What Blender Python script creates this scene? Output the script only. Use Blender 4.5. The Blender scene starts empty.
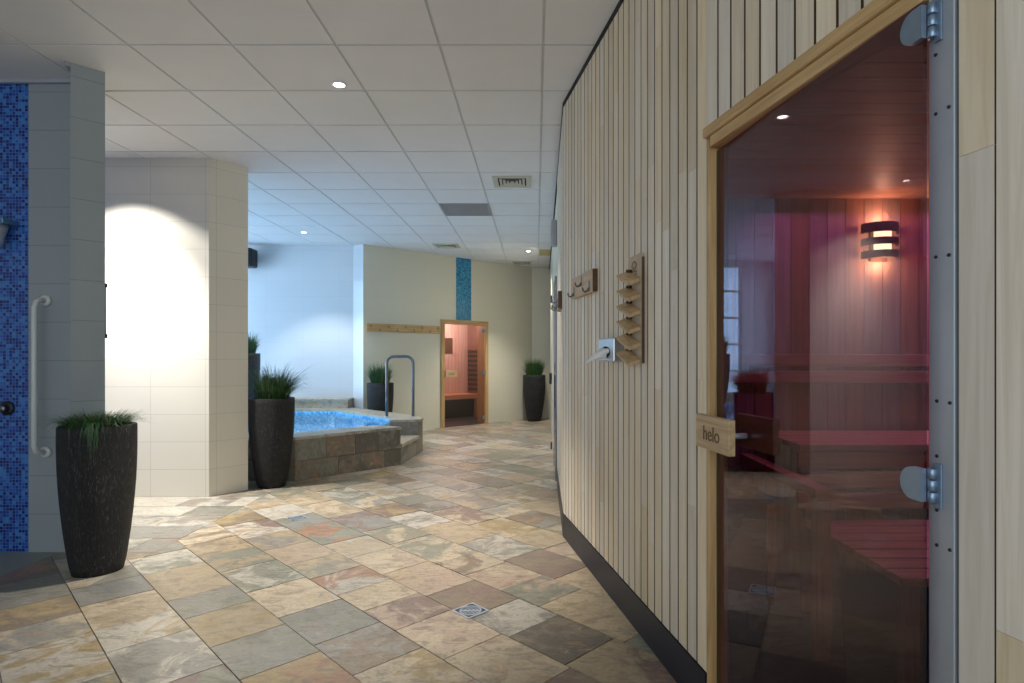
import bpy, bmesh, math, random
from mathutils import Vector, Matrix
R = math.radians
random.seed(7)
SC = bpy.context.scene
COL = SC.collection

# ------------------------------------------------------------------ camera
HC, CH, F = 1.28, 3.08, 598.0            # eye height, ceiling height, focal length in px of a 1024 px frame
cam_d = bpy.data.cameras.new('camera'); cam = bpy.data.objects.new('camera', cam_d); COL.objects.link(cam)
cam.location = (0, 0, HC); cam.rotation_euler = (R(90), 0, 0)
cam_d.sensor_width = 36; cam_d.lens = 36 * F / 1024
cam_d.shift_x = -24 / 1024; cam_d.shift_y = 14.5 / 1024
cam_d.clip_start = .02; cam_d.clip_end = 200
SC.camera = cam
SC.view_settings.view_transform = 'Standard'; SC.view_settings.look = 'None'
SC.view_settings.gamma = 1; SC.view_settings.use_curve_mapping = False
SC.view_settings.exposure = 0.32

# ------------------------------------------------------------------ world, daylight and added fill
W = bpy.data.worlds.new('sky'); SC.world = W; W.use_nodes = True
bg = W.node_tree.nodes['Background']; bg.inputs['Color'].default_value = (.72, .84, 1, 1); bg.inputs['Strength'].default_value = .70

def area(name, loc, direction, sx, sy, power, col):
    d = bpy.data.lights.new(name, 'AREA'); d.shape = 'RECTANGLE'; d.size = sx; d.size_y = sy; d.energy = power; d.color = col
    o = bpy.data.objects.new(name, d); COL.objects.link(o); o.location = loc
    o.rotation_euler = Vector(direction).to_track_quat('-Z', 'Y').to_euler(); return o
area('daylight_pool_side', (-6.75, 7.8, 1.7), (1, .12, -.1), 3.0, 2.5, 170, (.62, .80, 1))
area('daylight_pool_back', (-5.135, 10.1, 1.75), (0, -1, 0), 1.6, 2.8, 40, (.42, .70, 1))
area('fill_behind_camera', (-1.2, -3.2, 1.9), (0, 1, .45), 4.0, 2.2, 52, (.90, .96, 1))  # unseen fill light added behind the camera to lift the whole room

def spot(name, loc, power, cone, col, blend=.35, aim=(0, 0, -1), r=.03):
    d = bpy.data.lights.new(name, 'SPOT'); d.energy = power; d.spot_size = R(cone); d.spot_blend = blend; d.color = col; d.shadow_soft_size = r
    o = bpy.data.objects.new(name, d); COL.objects.link(o); o.location = loc
    o.rotation_euler = Vector(aim).to_track_quat('-Z', 'Y').to_euler(); return o
def point(name, loc, power, col, r=.04):
    d = bpy.data.lights.new(name, 'POINT'); d.energy = power; d.color = col; d.shadow_soft_size = r
    o = bpy.data.objects.new(name, d); COL.objects.link(o); o.location = loc; return o

# ------------------------------------------------------------------ colours and materials
def lin(r, g, b):
    f = lambda c: (c / 255 / 12.92) if c / 255 <= .04045 else ((c / 255 + .055) / 1.055) ** 2.4
    return (f(r), f(g), f(b), 1)

class NT:
    """small helper round a material node tree"""
    def __init__(s, name):
        s.m = bpy.data.materials.new(name); s.m.use_nodes = True; s.t = s.m.node_tree
        s.b = s.t.nodes['Principled BSDF']; s.out = s.t.nodes['Material Output']
    def n(s, typ, **kw):
        nd = s.t.nodes.new(typ)
        for k, v in kw.items():
            if k.startswith('i_'):
                key = k[2:]; key = int(key) if key.isdigit() else key.replace('_', ' ')
                nd.inputs[key].default_value = v
            else: setattr(nd, k, v)
        return nd
    def l(s, a, b): s.t.links.new(a, b)
    def set(s, **kw):
        for k, v in kw.items(): s.b.inputs[k.replace('_', ' ')].default_value = v
    def ramp(s, fac, stops):
        r = s.n('ShaderNodeValToRGB'); e = r.color_ramp.elements
        while len(e) < len(stops): e.new(.5)
        for k, (p, c) in enumerate(stops): e[k].position = p; e[k].color = c
        s.l(fac, r.inputs['Fac']); return r.outputs['Color']
    def mix(s, fac, a, b, mode='MIX'):
        x = s.n('ShaderNodeMix', data_type='RGBA', blend_type=mode)
        for sock, v in ((x.inputs[0], fac), (x.inputs[6], a), (x.inputs[7], b)):
            if isinstance(v, bpy.types.NodeSocket): s.l(v, sock)
            else: sock.default_value = v
        return x.outputs[2]
    def noise(s, vec, scale, detail=4, rough=.55, dist=0):
        x = s.n('ShaderNodeTexNoise'); x.inputs['Scale'].default_value = scale; x.inputs['Detail'].default_value = detail
        x.inputs['Roughness'].default_value = rough; x.inputs['Distortion'].default_value = dist
        if vec is not None: s.l(vec, x.inputs['Vector'])
        return x.outputs['Fac']
    def bump(s, h, strength, dist=.01):
        x = s.n('ShaderNodeBump'); x.inputs['Strength'].default_value = strength; x.inputs['Distance'].default_value = dist
        s.l(h, x.inputs['Height']); s.l(x.outputs['Normal'], s.b.inputs['Normal'])
    def pos(s): return s.n('ShaderNodeTexCoord').outputs['Object']
    def uv(s): return s.n('ShaderNodeTexCoord').outputs['UV']
    def mapped(s, vec, scale=(1, 1, 1), loc=(0, 0, 0)):
        x = s.n('ShaderNodeMapping'); x.inputs['Scale'].default_value = scale; x.inputs['Location'].default_value = loc
        s.l(vec, x.inputs['Vector']); return x.outputs['Vector']
    def fresnel(s, ior):
        """reflectance of a thin sheet: the same from either of its faces"""
        fr = s.n('ShaderNodeFresnel'); ge = s.n('ShaderNodeNewGeometry'); mr = s.n('ShaderNodeMapRange')
        mr.inputs[3].default_value = ior; mr.inputs[4].default_value = 1 / ior
        s.l(ge.outputs['Backfacing'], mr.inputs[0]); s.l(mr.outputs[0], fr.inputs['IOR']); return fr
    def math(s, op, a, b):
        x = s.n('ShaderNodeMath', operation=op)
        for k, v in enumerate((a, b)):
            if isinstance(v, bpy.types.NodeSocket): s.l(v, x.inputs[k])
            else: x.inputs[k].default_value = v
        return x.outputs[0]

def plain(name, col, rough=.5, metal=0.0, spec=.5, var=.06, scale=30, bump=0):
    t = NT(name); p = t.pos(); f = t.noise(p, scale)
    c2 = tuple(min(1, x * (1 + var)) for x in col[:3]) + (1,); c1 = tuple(x * (1 - var) for x in col[:3]) + (1,)
    t.l(t.ramp(f, [(.3, c1), (.7, c2)]), t.b.inputs['Base Color'])
    t.set(Roughness=rough, Metallic=metal); t.b.inputs['Specular IOR Level'].default_value = spec
    if bump: t.bump(f, bump)
    return t.m

def emit(name, col, strength):
    t = NT(name); t.set(Emission_Strength=strength); t.b.inputs['Emission Color'].default_value = col
    t.b.inputs['Base Color'].default_value = col; return t.m

def wood(name, c1, c2, axis=2, rough=.5, tint=False, knots=True):
    """grain along one axis; with tint the mesh carries a 'tint' colour per board"""
    t = NT(name); p = t.pos()
    sc = [26, 26, 26]; sc[axis] = 1.2
    if tint:
        a = t.n('ShaderNodeAttribute', attribute_name='tint')
        ad = t.n('ShaderNodeVectorMath', operation='MULTIPLY_ADD'); t.l(a.outputs['Color'], ad.inputs[0]); ad.inputs[1].default_value = (9, 9, 9); t.l(p, ad.inputs[2]); p = ad.outputs[0]
    g = t.noise(t.mapped(p, sc), 1.6, 6, .6, .8)
    c = t.ramp(g, [(.32, c1), (.62, c2)])
    if tint:
        hs = t.n('ShaderNodeSeparateColor'); t.l(a.outputs['Color'], hs.inputs[0])
        v = t.math('MULTIPLY_ADD', hs.outputs[0], .30); t.t.nodes[-1].inputs[2].default_value = .84
        hv = t.n('ShaderNodeHueSaturation'); t.l(v, hv.inputs['Value']); t.l(c, hv.inputs['Color'])
        sa = t.math('MULTIPLY_ADD', hs.outputs[1], .6); t.t.nodes[-1].inputs[2].default_value = .65; t.l(sa, hv.inputs['Saturation'])
        c = hv.outputs[0]
    t.l(c, t.b.inputs['Base Color']); t.set(Roughness=rough); t.bump(g, .12, .004); return t.m

def tiles(name, col, mortar, w, h, ms=.003, rough=.25, offset=0.0, var=.03, loc=(0, 0, 0)):
    t = NT(name); v = t.mapped(t.uv(), (1, 1, 1), loc)
    b = t.n('ShaderNodeTexBrick'); b.offset = offset; b.squash = 1
    b.inputs['Scale'].default_value = 1; b.inputs['Brick Width'].default_value = w; b.inputs['Row Height'].default_value = h
    b.inputs['Mortar Size'].default_value = ms; b.inputs['Mortar Smooth'].default_value = .3
    b.inputs['Color1'].default_value = tuple(x * (1 - var) for x in col[:3]) + (1,); b.inputs['Color2'].default_value = col; b.inputs['Mortar'].default_value = mortar
    t.l(v, b.inputs['Vector']); t.l(b.outputs['Color'], t.b.inputs['Base Color']); t.set(Roughness=rough)
    inv = t.math('SUBTRACT', 1, b.outputs['Fac']); t.bump(inv, .25, .002); return t.m

def mosaic(name, cols, s=.0205, rough=.2, mortar=(.10, .2, .33, 1)):
    t = NT(name); v = t.uv()
    sn = t.n('ShaderNodeVectorMath', operation='SNAP'); t.l(v, sn.inputs[0]); sn.inputs[1].default_value = (s, s, s)
    wn = t.n('ShaderNodeTexWhiteNoise'); wn.noise_dimensions = '3D'
    off = t.n('ShaderNodeVectorMath', operation='ADD'); t.l(sn.outputs[0], off.inputs[0]); off.inputs[1].default_value = (.003, .003, .5)
    t.l(off.outputs[0], wn.inputs['Vector'])
    r = t.n('ShaderNodeValToRGB'); r.color_ramp.interpolation = 'CONSTANT'; e = r.color_ramp.elements
    while len(e) < len(cols): e.new(.5)
    for k, c in enumerate(cols): e[k].position = k / len(cols); e[k].color = c
    t.l(wn.outputs['Value'], r.inputs['Fac'])
    b = t.n('ShaderNodeTexBrick'); b.offset = 0; b.squash = 1; b.inputs['Scale'].default_value = 1
    b.inputs['Brick Width'].default_value = s; b.inputs['Row Height'].default_value = s; b.inputs['Mortar Size'].default_value = .0014; b.inputs['Mortar Smooth'].default_value = .2
    t.l(v, b.inputs['Vector'])
    t.l(t.mix(b.outputs['Fac'], r.outputs['Color'], mortar), t.b.inputs['Base Color']); t.set(Roughness=rough)
    t.bump(t.math('SUBTRACT', 1, b.outputs['Fac']), .3, .002); return t.m

def slate(name, bump=.35, rough=(.24, .5)):
    """each stone carries colours c1, c2 and a random offset rnd"""
    t = NT(name); p = t.pos()
    A = lambda n_: t.n('ShaderNodeAttribute', attribute_name=n_).outputs['Color']
    ad = t.n('ShaderNodeVectorMath', operation='MULTIPLY_ADD'); t.l(A('rnd'), ad.inputs[0]); ad.inputs[1].default_value = (37, 41, 43); t.l(p, ad.inputs[2]); v = ad.outputs[0]
    big = t.noise(v, 3.6, 8, .66, 1.1); fine = t.noise(v, 60, 6, .7); mid = t.noise(t.mapped(v, (1, 2.0, 1)), 7, 9, .72, 1.6); wide = t.noise(p, .55, 3)
    m1 = t.ramp(big, [(.46, (0, 0, 0, 1)), (.54, (1, 1, 1, 1))])
    c = t.mix(m1, A('c1'), A('c2'))
    c = t.mix(t.ramp(big, [(.60, (0, 0, 0, 1)), (.64, (.6, .6, .6, 1))]), c, lin(176, 132, 92))
    c = t.mix(t.ramp(mid, [(.40, (.8, .8, .8, 1)), (.51, (0, 0, 0, 1))]), c, t.mix(.62, c, lin(84, 76, 66)))
    c = t.mix(t.ramp(mid, [(.58, (0, 0, 0, 1)), (.70, (.55, .55, .55, 1))]), c, lin(206, 196, 178))
    c = t.mix(.5, c, t.ramp(fine, [(.28, (.38, .38, .38, 1)), (.72, (1, 1, 1, 1))]), 'MULTIPLY')
    c = t.mix(t.ramp(wide, [(.40, (.28, .28, .28, 1)), (.60, (0, 0, 0, 1))]), c, lin(132, 126, 112))
    bc = t.n('ShaderNodeBrightContrast'); t.l(c, bc.inputs[0]); bc.inputs['Bright'].default_value = .02
    t.l(bc.outputs[0], t.b.inputs['Base Color'])
    rr = t.n('ShaderNodeMapRange'); t.l(mid, rr.inputs[0]); rr.inputs[3].default_value = rough[0]; rr.inputs[4].default_value = rough[1]
    t.l(rr.outputs[0], t.b.inputs['Roughness'])
    hh = t.math('ADD', t.math('MULTIPLY', mid, 1.0), t.math('MULTIPLY', fine, .3)); t.bump(hh, bump, .012); return t.m

def pane(name, tint, gloss=(1, 1, 1, 1), ior=1.6, boost=1.0):
    """thin sheet of glass: tinted clear body, mirror-like by Fresnel"""
    t = NT(name); t.t.nodes.remove(t.b)
    fr = t.fresnel(ior)
    tr = t.n('ShaderNodeBsdfTransparent'); tr.inputs['Color'].default_value = tint
    gl = t.n('ShaderNodeBsdfGlossy'); gl.inputs['Roughness'].default_value = 0.0; gl.inputs['Color'].default_value = gloss
    mx = t.n('ShaderNodeMixShader'); f = t.math('MULTIPLY', fr.outputs[0], boost); t.t.nodes[-1].use_clamp = True
    t.l(f, mx.inputs[0]); t.l(tr.outputs[0], mx.inputs[1]); t.l(gl.outputs[0], mx.inputs[2]); t.l(mx.outputs[0], t.out.inputs['Surface'])
    return t.m

M = {}
M['slate'] = slate('slate_paving')
M['slate_clad'] = slate('slate_cladding', .25, (.4, .7))
M['grout'] = plain('grout', lin(120, 108, 92), .9)
M['shower_floor'] = plain('shower_floor', lin(132, 140, 134), .5)
M['ceil_tile'] = plain('ceiling_board', lin(228, 228, 228), .9, var=.02, scale=3)
M['ceil_grid'] = plain('ceiling_grid', lin(204, 205, 208), .55, var=.02)
M['white_tile'] = tiles('white_wall_tile', lin(228, 223, 208), lin(198, 194, 180), .50, .25, .0022, .22)
M['grey_tile'] = tiles('grey_wall_tile', lin(150, 158, 160), lin(128, 134, 136), .50, .25, .0026, .25)
M['pool_tile'] = tiles('pool_wall_tile', lin(214, 218, 222), lin(198, 202, 208), .60, .25, .0016, .16)
M['cream'] = tiles('cream_wall_tile', lin(216, 211, 192), lin(204, 199, 180), .60, .25, .0016, .35, var=.01)
M['mosaic_blue'] = mosaic('blue_mosaic', [lin(24, 62, 150), lin(38, 92, 180), lin(50, 110, 190), lin(18, 40, 128), lin(56, 122, 196), lin(30, 76, 168), lin(14, 30, 110)])
M['mosaic_cyan'] = mosaic('cyan_mosaic', [lin(28, 120, 165), lin(40, 150, 190), lin(22, 100, 150), lin(60, 170, 205)], .022)
M['mosaic_pool'] = mosaic('pool_mosaic', [lin(92, 168, 212), lin(130, 196, 230), lin(64, 140, 196), lin(160, 212, 238), lin(80, 156, 206)], .024, mortar=(.45, .62, .75, 1))
M['slat'] = wood('pale_slat_wood', lin(212, 196, 168), lin(228, 215, 192), 2, .5, tint=True)
M['slat_back_and_shade'] = plain('slat_backing_and_gap_shade', lin(84, 66, 44), .85)
M['frame_wood'] = wood('pine_frame', lin(168, 130, 82), lin(204, 170, 118), 2, .45)
M['frame_wood_x'] = wood('pine_frame_level', lin(168, 130, 82), lin(204, 170, 118), 0, .45)
M['sign_wood'] = wood('handle_wood', lin(168, 138, 98), lin(202, 174, 132), 0, .5)
M['sauna_wood'] = wood('sauna_wall_wood', lin(160, 116, 92), lin(190, 146, 120), 2, .55, tint=True)
M['sauna_wood_x'] = wood('sauna_bench_wood', lin(176, 132, 108), lin(206, 164, 138), 0, .5, tint=True)
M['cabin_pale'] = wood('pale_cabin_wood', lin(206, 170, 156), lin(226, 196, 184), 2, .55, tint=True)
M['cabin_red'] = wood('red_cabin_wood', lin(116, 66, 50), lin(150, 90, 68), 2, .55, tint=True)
M['sauna_dark'] = plain('sauna_groove', lin(40, 22, 16), .9)
M['black'] = plain('black_trim', lin(19, 23, 36), .4)
M['black_gap'] = plain('matt_black_gap', lin(10, 10, 11), .8)
M['steel'] = plain('brushed_steel', lin(186, 194, 202), .5, .75, scale=6, var=.05)
M['chrome'] = plain('chrome', lin(190, 196, 202), .12, 1.0)
M['satin'] = plain('satin_steel', lin(186, 192, 198), .30, .9)
M['hinge'] = plain('satin_hinge_metal', lin(140, 160, 180), .38, .85)
M['hook'] = plain('hook_metal', lin(120, 122, 128), .3, 1.0)
M['dark_iron'] = plain('dark_iron', lin(45, 46, 50), .45, .6)
M['white_plastic'] = plain('white_plastic', lin(206, 210, 206), .35, var=.01)
M['grey_plastic'] = plain('grey_plastic', lin(160, 162, 172), .5)
M['black_plastic'] = plain('black_plastic', lin(14, 15, 22), .4)
M['vent'] = plain('vent_paint', lin(196, 194, 178), .5, var=.02)
M['vent_dark'] = plain('vent_hollow', lin(40, 42, 40), .8)
M['vent_cream'] = plain('cream_panel', lin(196, 180, 128), .6)
M['return_grey'] = plain('grey_return_panel', lin(150, 150, 152), .6)
M['tissue'] = plain('tissue_paper', lin(236, 236, 236), .9, var=.01)
M['engrave'] = plain('engraved_lettering', lin(110, 84, 56), .8)
M['dark_brown'] = plain('dark_brown_wood', lin(86, 58, 34), .6)  # dark brown wood, also on the near end of the wall boards
M['soil'] = plain('soil', lin(52, 42, 30), .95, scale=80, var=.4, bump=.5)
M['moss'] = plain('dry_moss', lin(96, 98, 44), .95, scale=60, var=.4, bump=.5)
M['lamp'] = emit('lamp_lens', (1, .95, .88, 1), 14)
M['lamp_ring'] = plain('lamp_ring', lin(225, 225, 225), .4)
M['glow'] = emit('sauna_bulb', (1, .74, .42, 1), 5)
M['led'] = emit('pink_led', (1, .22, .55, 1), 2)
M['stone'] = plain('heater_stones', lin(58, 54, 52), .85, var=.3, bump=.4)
M['cabin_black'] = plain('heater_black', lin(20, 19, 20), .6)
M['cabin_floor'] = plain('cabin_floor', lin(44, 45, 52), .5)
M['glass_door'] = pane('tinted_door_glass', (.58, .48, .51, 1), (1, .93, .98, 1), 1.43, 1.0)
M['glass_clear'] = pane('bronze_door_glass', (.86, .78, .76, 1), (1, 1, 1, 1), 1.5, 1.0)
M['glass_window'] = pane('window_glass', (.85, .92, .97, 1), (1, 1, 1, 1), 1.5, 1.0)
def _water():
    t = NT('pool_water'); t.t.nodes.remove(t.b)
    fr = t.fresnel(1.33)
    tr = t.n('ShaderNodeBsdfTransparent'); tr.inputs['Color'].default_value = (.78, .92, .97, 1)
    gl = t.n('ShaderNodeBsdfGlossy'); gl.inputs['Roughness'].default_value = .03
    bp = t.n('ShaderNodeBump'); bp.inputs['Strength'].default_value = .12; bp.inputs['Distance'].default_value = .02
    t.l(t.noise(t.pos(), 9, 3), bp.inputs['Height'])
    for x in (fr, gl): t.l(bp.outputs[0], x.inputs['Normal'])
    mx = t.n('ShaderNodeMixShader'); t.l(t.math('MULTIPLY', fr.outputs[0], .55), mx.inputs[0]); t.l(tr.outputs[0], mx.inputs[1]); t.l(gl.outputs[0], mx.inputs[2]); t.l(mx.outputs[0], t.out.inputs['Surface'])
    return t.m
M['water'] = _water()
def _pot():
    t = NT('black_ribbed_pot'); p = t.pos()
    f = t.noise(t.mapped(p, (150, 150, 26)), 1.0, 7, .75, .8); g = t.noise(p, 160, 3); h = t.noise(p, 6, 4)
    c = t.ramp(f, [(.40, lin(7, 7, 9)), (.55, lin(22, 22, 25)), (.65, lin(96, 95, 96))])
    c = t.mix(t.ramp(h, [(.40, (.55, .55, .55, 1)), (.60, (0, 0, 0, 1))]), c, lin(12, 12, 14)); t.l(c, t.b.inputs['Base Color'])
    t.set(Roughness=.62); t.bump(t.math('ADD', f, t.math('MULTIPLY', g, .3)), .8, .012); return t.m
M['pot'] = _pot()
def _grass():
    t = NT('grass_blades'); a = t.n('ShaderNodeAttribute', attribute_name='tint')
    sp = t.n('ShaderNodeSeparateColor'); t.l(a.outputs['Color'], sp.inputs[0])
    t.l(t.ramp(sp.outputs[0], [(0, lin(18, 48, 26)), (.6, lin(44, 90, 44)), (.9, lin(86, 124, 60)), (1, lin(140, 132, 78))]), t.b.inputs['Base Color']); t.set(Roughness=.5); return t.m
M['grass'] = _grass()

# ------------------------------------------------------------------ mesh and scene helpers
class MB:
    """collects shapes and links them as ONE mesh object"""
    def __init__(s): s.bm = bmesh.new(); s.at = {}
    def layer(s, name): return s.bm.loops.layers.float_color.get(name) or s.bm.loops.layers.float_color.new(name)
    def paint(s, faces, **kw):
        for k, c in kw.items():
            L = s.layer(k)
            for f in faces:
                for lp in f.loops: lp[L] = c
    def face(s, pts): return s.bm.faces.new([s.bm.verts.new(p) for p in pts])
    def hexa(s, p):
        v = [s.bm.verts.new(q) for q in p]
        return [s.bm.faces.new([v[i] for i in ix]) for ix in ((0, 3, 2, 1), (4, 5, 6, 7), (0, 1, 5, 4), (1, 2, 6, 5), (2, 3, 7, 6), (3, 0, 4, 7))]
    def box(s, x0, x1, y0, y1, z0, z1, mat=None, bev=0):
        p = [Vector(q) for q in ((x0, y0, z0), (x1, y0, z0), (x1, y1, z0), (x0, y1, z0), (x0, y0, z1), (x1, y0, z1), (x1, y1, z1), (x0, y1, z1))]
        if mat is not None: p = [mat @ q for q in p]
        fs = s.hexa(p)
        if bev:
            es = list({e for f in fs for e in f.edges})
            r = bmesh.ops.bevel(s.bm, geom=es, offset=bev, segments=2, affect='EDGES', profile=.5)
            return r['faces']
        return fs
    def prism(s, poly, z0, z1, mat=None):
        lo = [Vector((x, y, z0)) for x, y in poly]; hi = [Vector((x, y, z1)) for x, y in poly]
        if mat is not None: lo = [mat @ q for q in lo]; hi = [mat @ q for q in hi]
        a = [s.bm.verts.new(q) for q in lo]; b = [s.bm.verts.new(q) for q in hi]; n = len(poly)
        fs = [s.bm.faces.new(a[::-1]), s.bm.faces.new(b)]
        for i in range(n): fs.append(s.bm.faces.new([a[i], a[(i + 1) % n], b[(i + 1) % n], b[i]]))
        return fs
    def ring(s, outer, inner, z0, z1):
        n = len(outer); V = lambda P, z: [s.bm.verts.new((x, y, z)) for x, y in P]
        ol, oh, il, ih = V(outer, z0), V(outer, z1), V(inner, z0), V(inner, z1); fs = []
        for i in range(n):
            j = (i + 1) % n
            fs += [s.bm.faces.new(q) for q in ([ol[i], ol[j], oh[j], oh[i]], [il[j], il[i], ih[i], ih[j]], [oh[i], oh[j], ih[j], ih[i]], [ol[j], ol[i], il[i], il[j]])]
        return fs
    def lathe(s, prof, c=(0, 0, 0), seg=40, mat=None, cap=True):
        rows = []
        for r, z in prof:
            row = []
            for k in range(seg):
                a = 2 * math.pi * k / seg; q = Vector((c[0] + r * math.cos(a), c[1] + r * math.sin(a), c[2] + z))
                row.append(s.bm.verts.new(mat @ q if mat is not None else q))
            rows.append(row)
        fs = []
        for a, b in zip(rows, rows[1:]):
            for k in range(seg): fs.append(s.bm.faces.new([a[k], a[(k + 1) % seg], b[(k + 1) % seg], b[k]]))
        if cap: fs.append(s.bm.faces.new(rows[0][::-1])); fs.append(s.bm.faces.new(rows[-1]))
        for f in fs: f.smooth = True
        return fs
    def tube(s, pts, r, seg=12, closed_ends=True):
        pts = [Vector(p) for p in pts]; rows = []; up = None; n = len(pts)
        for i, p in enumerate(pts):
            d = (pts[min(i + 1, n - 1)] - pts[max(i - 1, 0)]).normalized()
            if up is None: up = d.orthogonal().normalized()
            up = (up - d * up.dot(d)).normalized(); w = d.cross(up)
            rr = r[i] if isinstance(r, (list, tuple)) else r
            rows.append([s.bm.verts.new(p + (up * math.cos(2 * math.pi * k / seg) + w * math.sin(2 * math.pi * k / seg)) * rr) for k in range(seg)])
        fs = []
        for a, b in zip(rows, rows[1:]):
            for k in range(seg): fs.append(s.bm.faces.new([a[k], a[(k + 1) % seg], b[(k + 1) % seg], b[k]]))
        if closed_ends: fs.append(s.bm.faces.new(rows[0][::-1])); fs.append(s.bm.faces.new(rows[-1]))
        for f in fs: f.smooth = True
        return fs
    def build(s, name, mat, parent=None, uv=False, mats=None, recalc=True):
        if recalc: bmesh.ops.recalc_face_normals(s.bm, faces=s.bm.faces[:])
        if uv:
            U = s.bm.loops.layers.uv.new('uv')
            for f in s.bm.faces:
                n = f.normal
                if abs(n.z) > .7:
                    for lp in f.loops: lp[U].uv = lp.vert.co.xy
                else:
                    t = Vector((-n.y, n.x, 0)).normalized()
                    for lp in f.loops: lp[U].uv = (lp.vert.co.dot(t) + 20, lp.vert.co.z + 10)
        me = bpy.data.meshes.new(name); s.bm.to_mesh(me); s.bm.free()
        for m_ in (mats or [mat]): me.materials.append(m_)
        o = bpy.data.objects.new(name, me); COL.objects.link(o)
        if parent is not None: o.parent = parent
        return o

def arc(cx, cy, r, a0, a1, n): return [(cx + r * math.cos(R(a0 + (a1 - a0) * k / n)), cy + r * math.sin(R(a0 + (a1 - a0) * k / n))) for k in range(n + 1)]

def tag(o, label, cat, group=None):
    o['label'] = label; o['category'] = cat
    if group: o['group'] = group
    return o
def thing(name, label, cat, loc=(0, 0, 0), rz=0.0, group=None):
    o = bpy.data.objects.new(name, None); COL.objects.link(o); o.empty_display_size = .1
    o.location = loc; o.rotation_euler = (0, 0, rz); return tag(o, label, cat, group)
def structure(o, label=None):
    o['kind'] = 'structure'
    if label: o['label'] = label
    return o
def kids(o): return [c for c in COL.objects if c.parent == o]
def dup(root, loc, rz, label, scale=1.0, group=None):
    def cp(o, par):
        c = o.copy(); COL.objects.link(c)
        if par is not None: c.parent = par
        for ch in [x for x in bpy.data.objects if x.parent == o]: cp(ch, c)
        return c
    r = cp(root, None); r.location = loc; r.rotation_euler = (0, 0, rz); r.scale = (scale,) * 3; r['label'] = label
    if group: r['group'] = group
    return r

class Frame:
    """a wall: origin on its face, n the way it faces; local x runs along it, y comes out of it"""
    def __init__(s, ox, oy, nx, ny):
        l = math.hypot(nx, ny); s.n = Vector((nx / l, ny / l, 0)); s.u = Vector((s.n.y, -s.n.x, 0)); s.o = Vector((ox, oy, 0))
        s.rz = math.atan2(s.u.y, s.u.x); s.m = Matrix.Translation(s.o) @ Matrix.Rotation(s.rz, 4, 'Z')
    def at(s, x, y, z): return s.o + s.u * x + s.n * y + Vector((0, 0, z))
    def xof(s, px, off=0.0):
        """where the sight line through picture column px meets the face moved out by off"""
        t = (px - 536) / F; o = s.o + s.n * off
        return (t * o.y - o.x) / (s.u.x - t * s.u.y)

SB, SA, SG = .19, .222, .168            # how the wall past the door, the door wall and the glass leaf lean
FB = Frame(.600, 2.11, -1, -SB)            # slatted wall past the door
FA = Frame(.600, 2.11, -1, -SA)            # wall that holds the sauna door (local x < 0 is nearer)
BX = 4.25
BEND = Vector((.600 - SB * (BX - 2.11), BX, 0)); LB = (BEND - FB.o).length
FC = Frame(BEND.x, BEND.y, -1, .010)       # wall beyond the bend
FF = Frame(-2.78, 9.62, .6913, -.7226)     # far wall with the small sauna door; local x < 0 runs to the right

# ------------------------------------------------------------------ floor
PAL = {k: lin(*v) for k, v in dict(cream=(206, 188, 158), tan=(180, 160, 128), sand=(192, 172, 140), grey=(150, 146, 136), green=(142, 141, 122), blue=(136, 138, 136), purple=(138, 114, 102),
       rust=(176, 128, 92), gold=(176, 152, 104), pink=(190, 166, 144), brown=(142, 124, 102), pale=(202, 194, 178), dark=(108, 99, 86)).items()}
HINT = [  # stones that stand out: picture column, row, main colour, stain colour
    (545, 553, 'purple', 'brown'), (512, 580, 'cream', 'pink'), (612, 580, 'sand', 'tan'), (420, 585, 'pink', 'sand'), (345, 600, 'sand', 'cream'), (405, 617, 'purple', 'pink'), (450, 637, 'pink', 'cream'),
    (470, 598, 'brown', 'purple'), (545, 625, 'brown', 'dark'), (500, 665, 'green', 'rust'), (385, 655, 'grey', 'brown'), (330, 628, 'green', 'grey'), (375, 570, 'cream', 'pink'), (300, 600, 'sand', 'cream'), (278, 578, 'gold', 'sand'),
    (340, 575, 'pale', 'rust'), (250, 590, 'pale', 'green'), (250, 640, 'green', 'pale'), (215, 610, 'grey', 'green'), (160, 612, 'tan', 'cream'), (150, 640, 'pale', 'gold'), (110, 585, 'blue', 'grey'), (60, 615, 'gold', 'brown'),
    (60, 650, 'grey', 'green'), (60, 670, 'gold', 'pale'), (180, 665, 'grey', 'pale'), (280, 665, 'grey', 'green'), (445, 547, 'green', 'cream'), (475, 545, 'grey', 'pale'), (500, 530, 'cream', 'gold'), (430, 512, 'grey', 'dark'), (520, 515, 'grey', 'brown'),
    (600, 540, 'sand', 'brown'), (620, 650, 'tan', 'purple'), (640, 620, 'tan', 'brown'), (580, 600, 'tan', 'sand'), (330, 540, 'green', 'rust'), (300, 525, 'grey', 'green'), (390, 525, 'grey', 'purple'), (30, 575, 'rust', 'dark'), (410, 680, 'cream', 'gold'), (330, 680, 'gold', 'rust'), (540, 680, 'cream', 'sand')]
def ground(px, py): d = F * HC / (py - 356.0); return ((px - 536) / F * d, d)
HINT = [(ground(a, b), c, d) for a, b, c, d in HINT]

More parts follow.
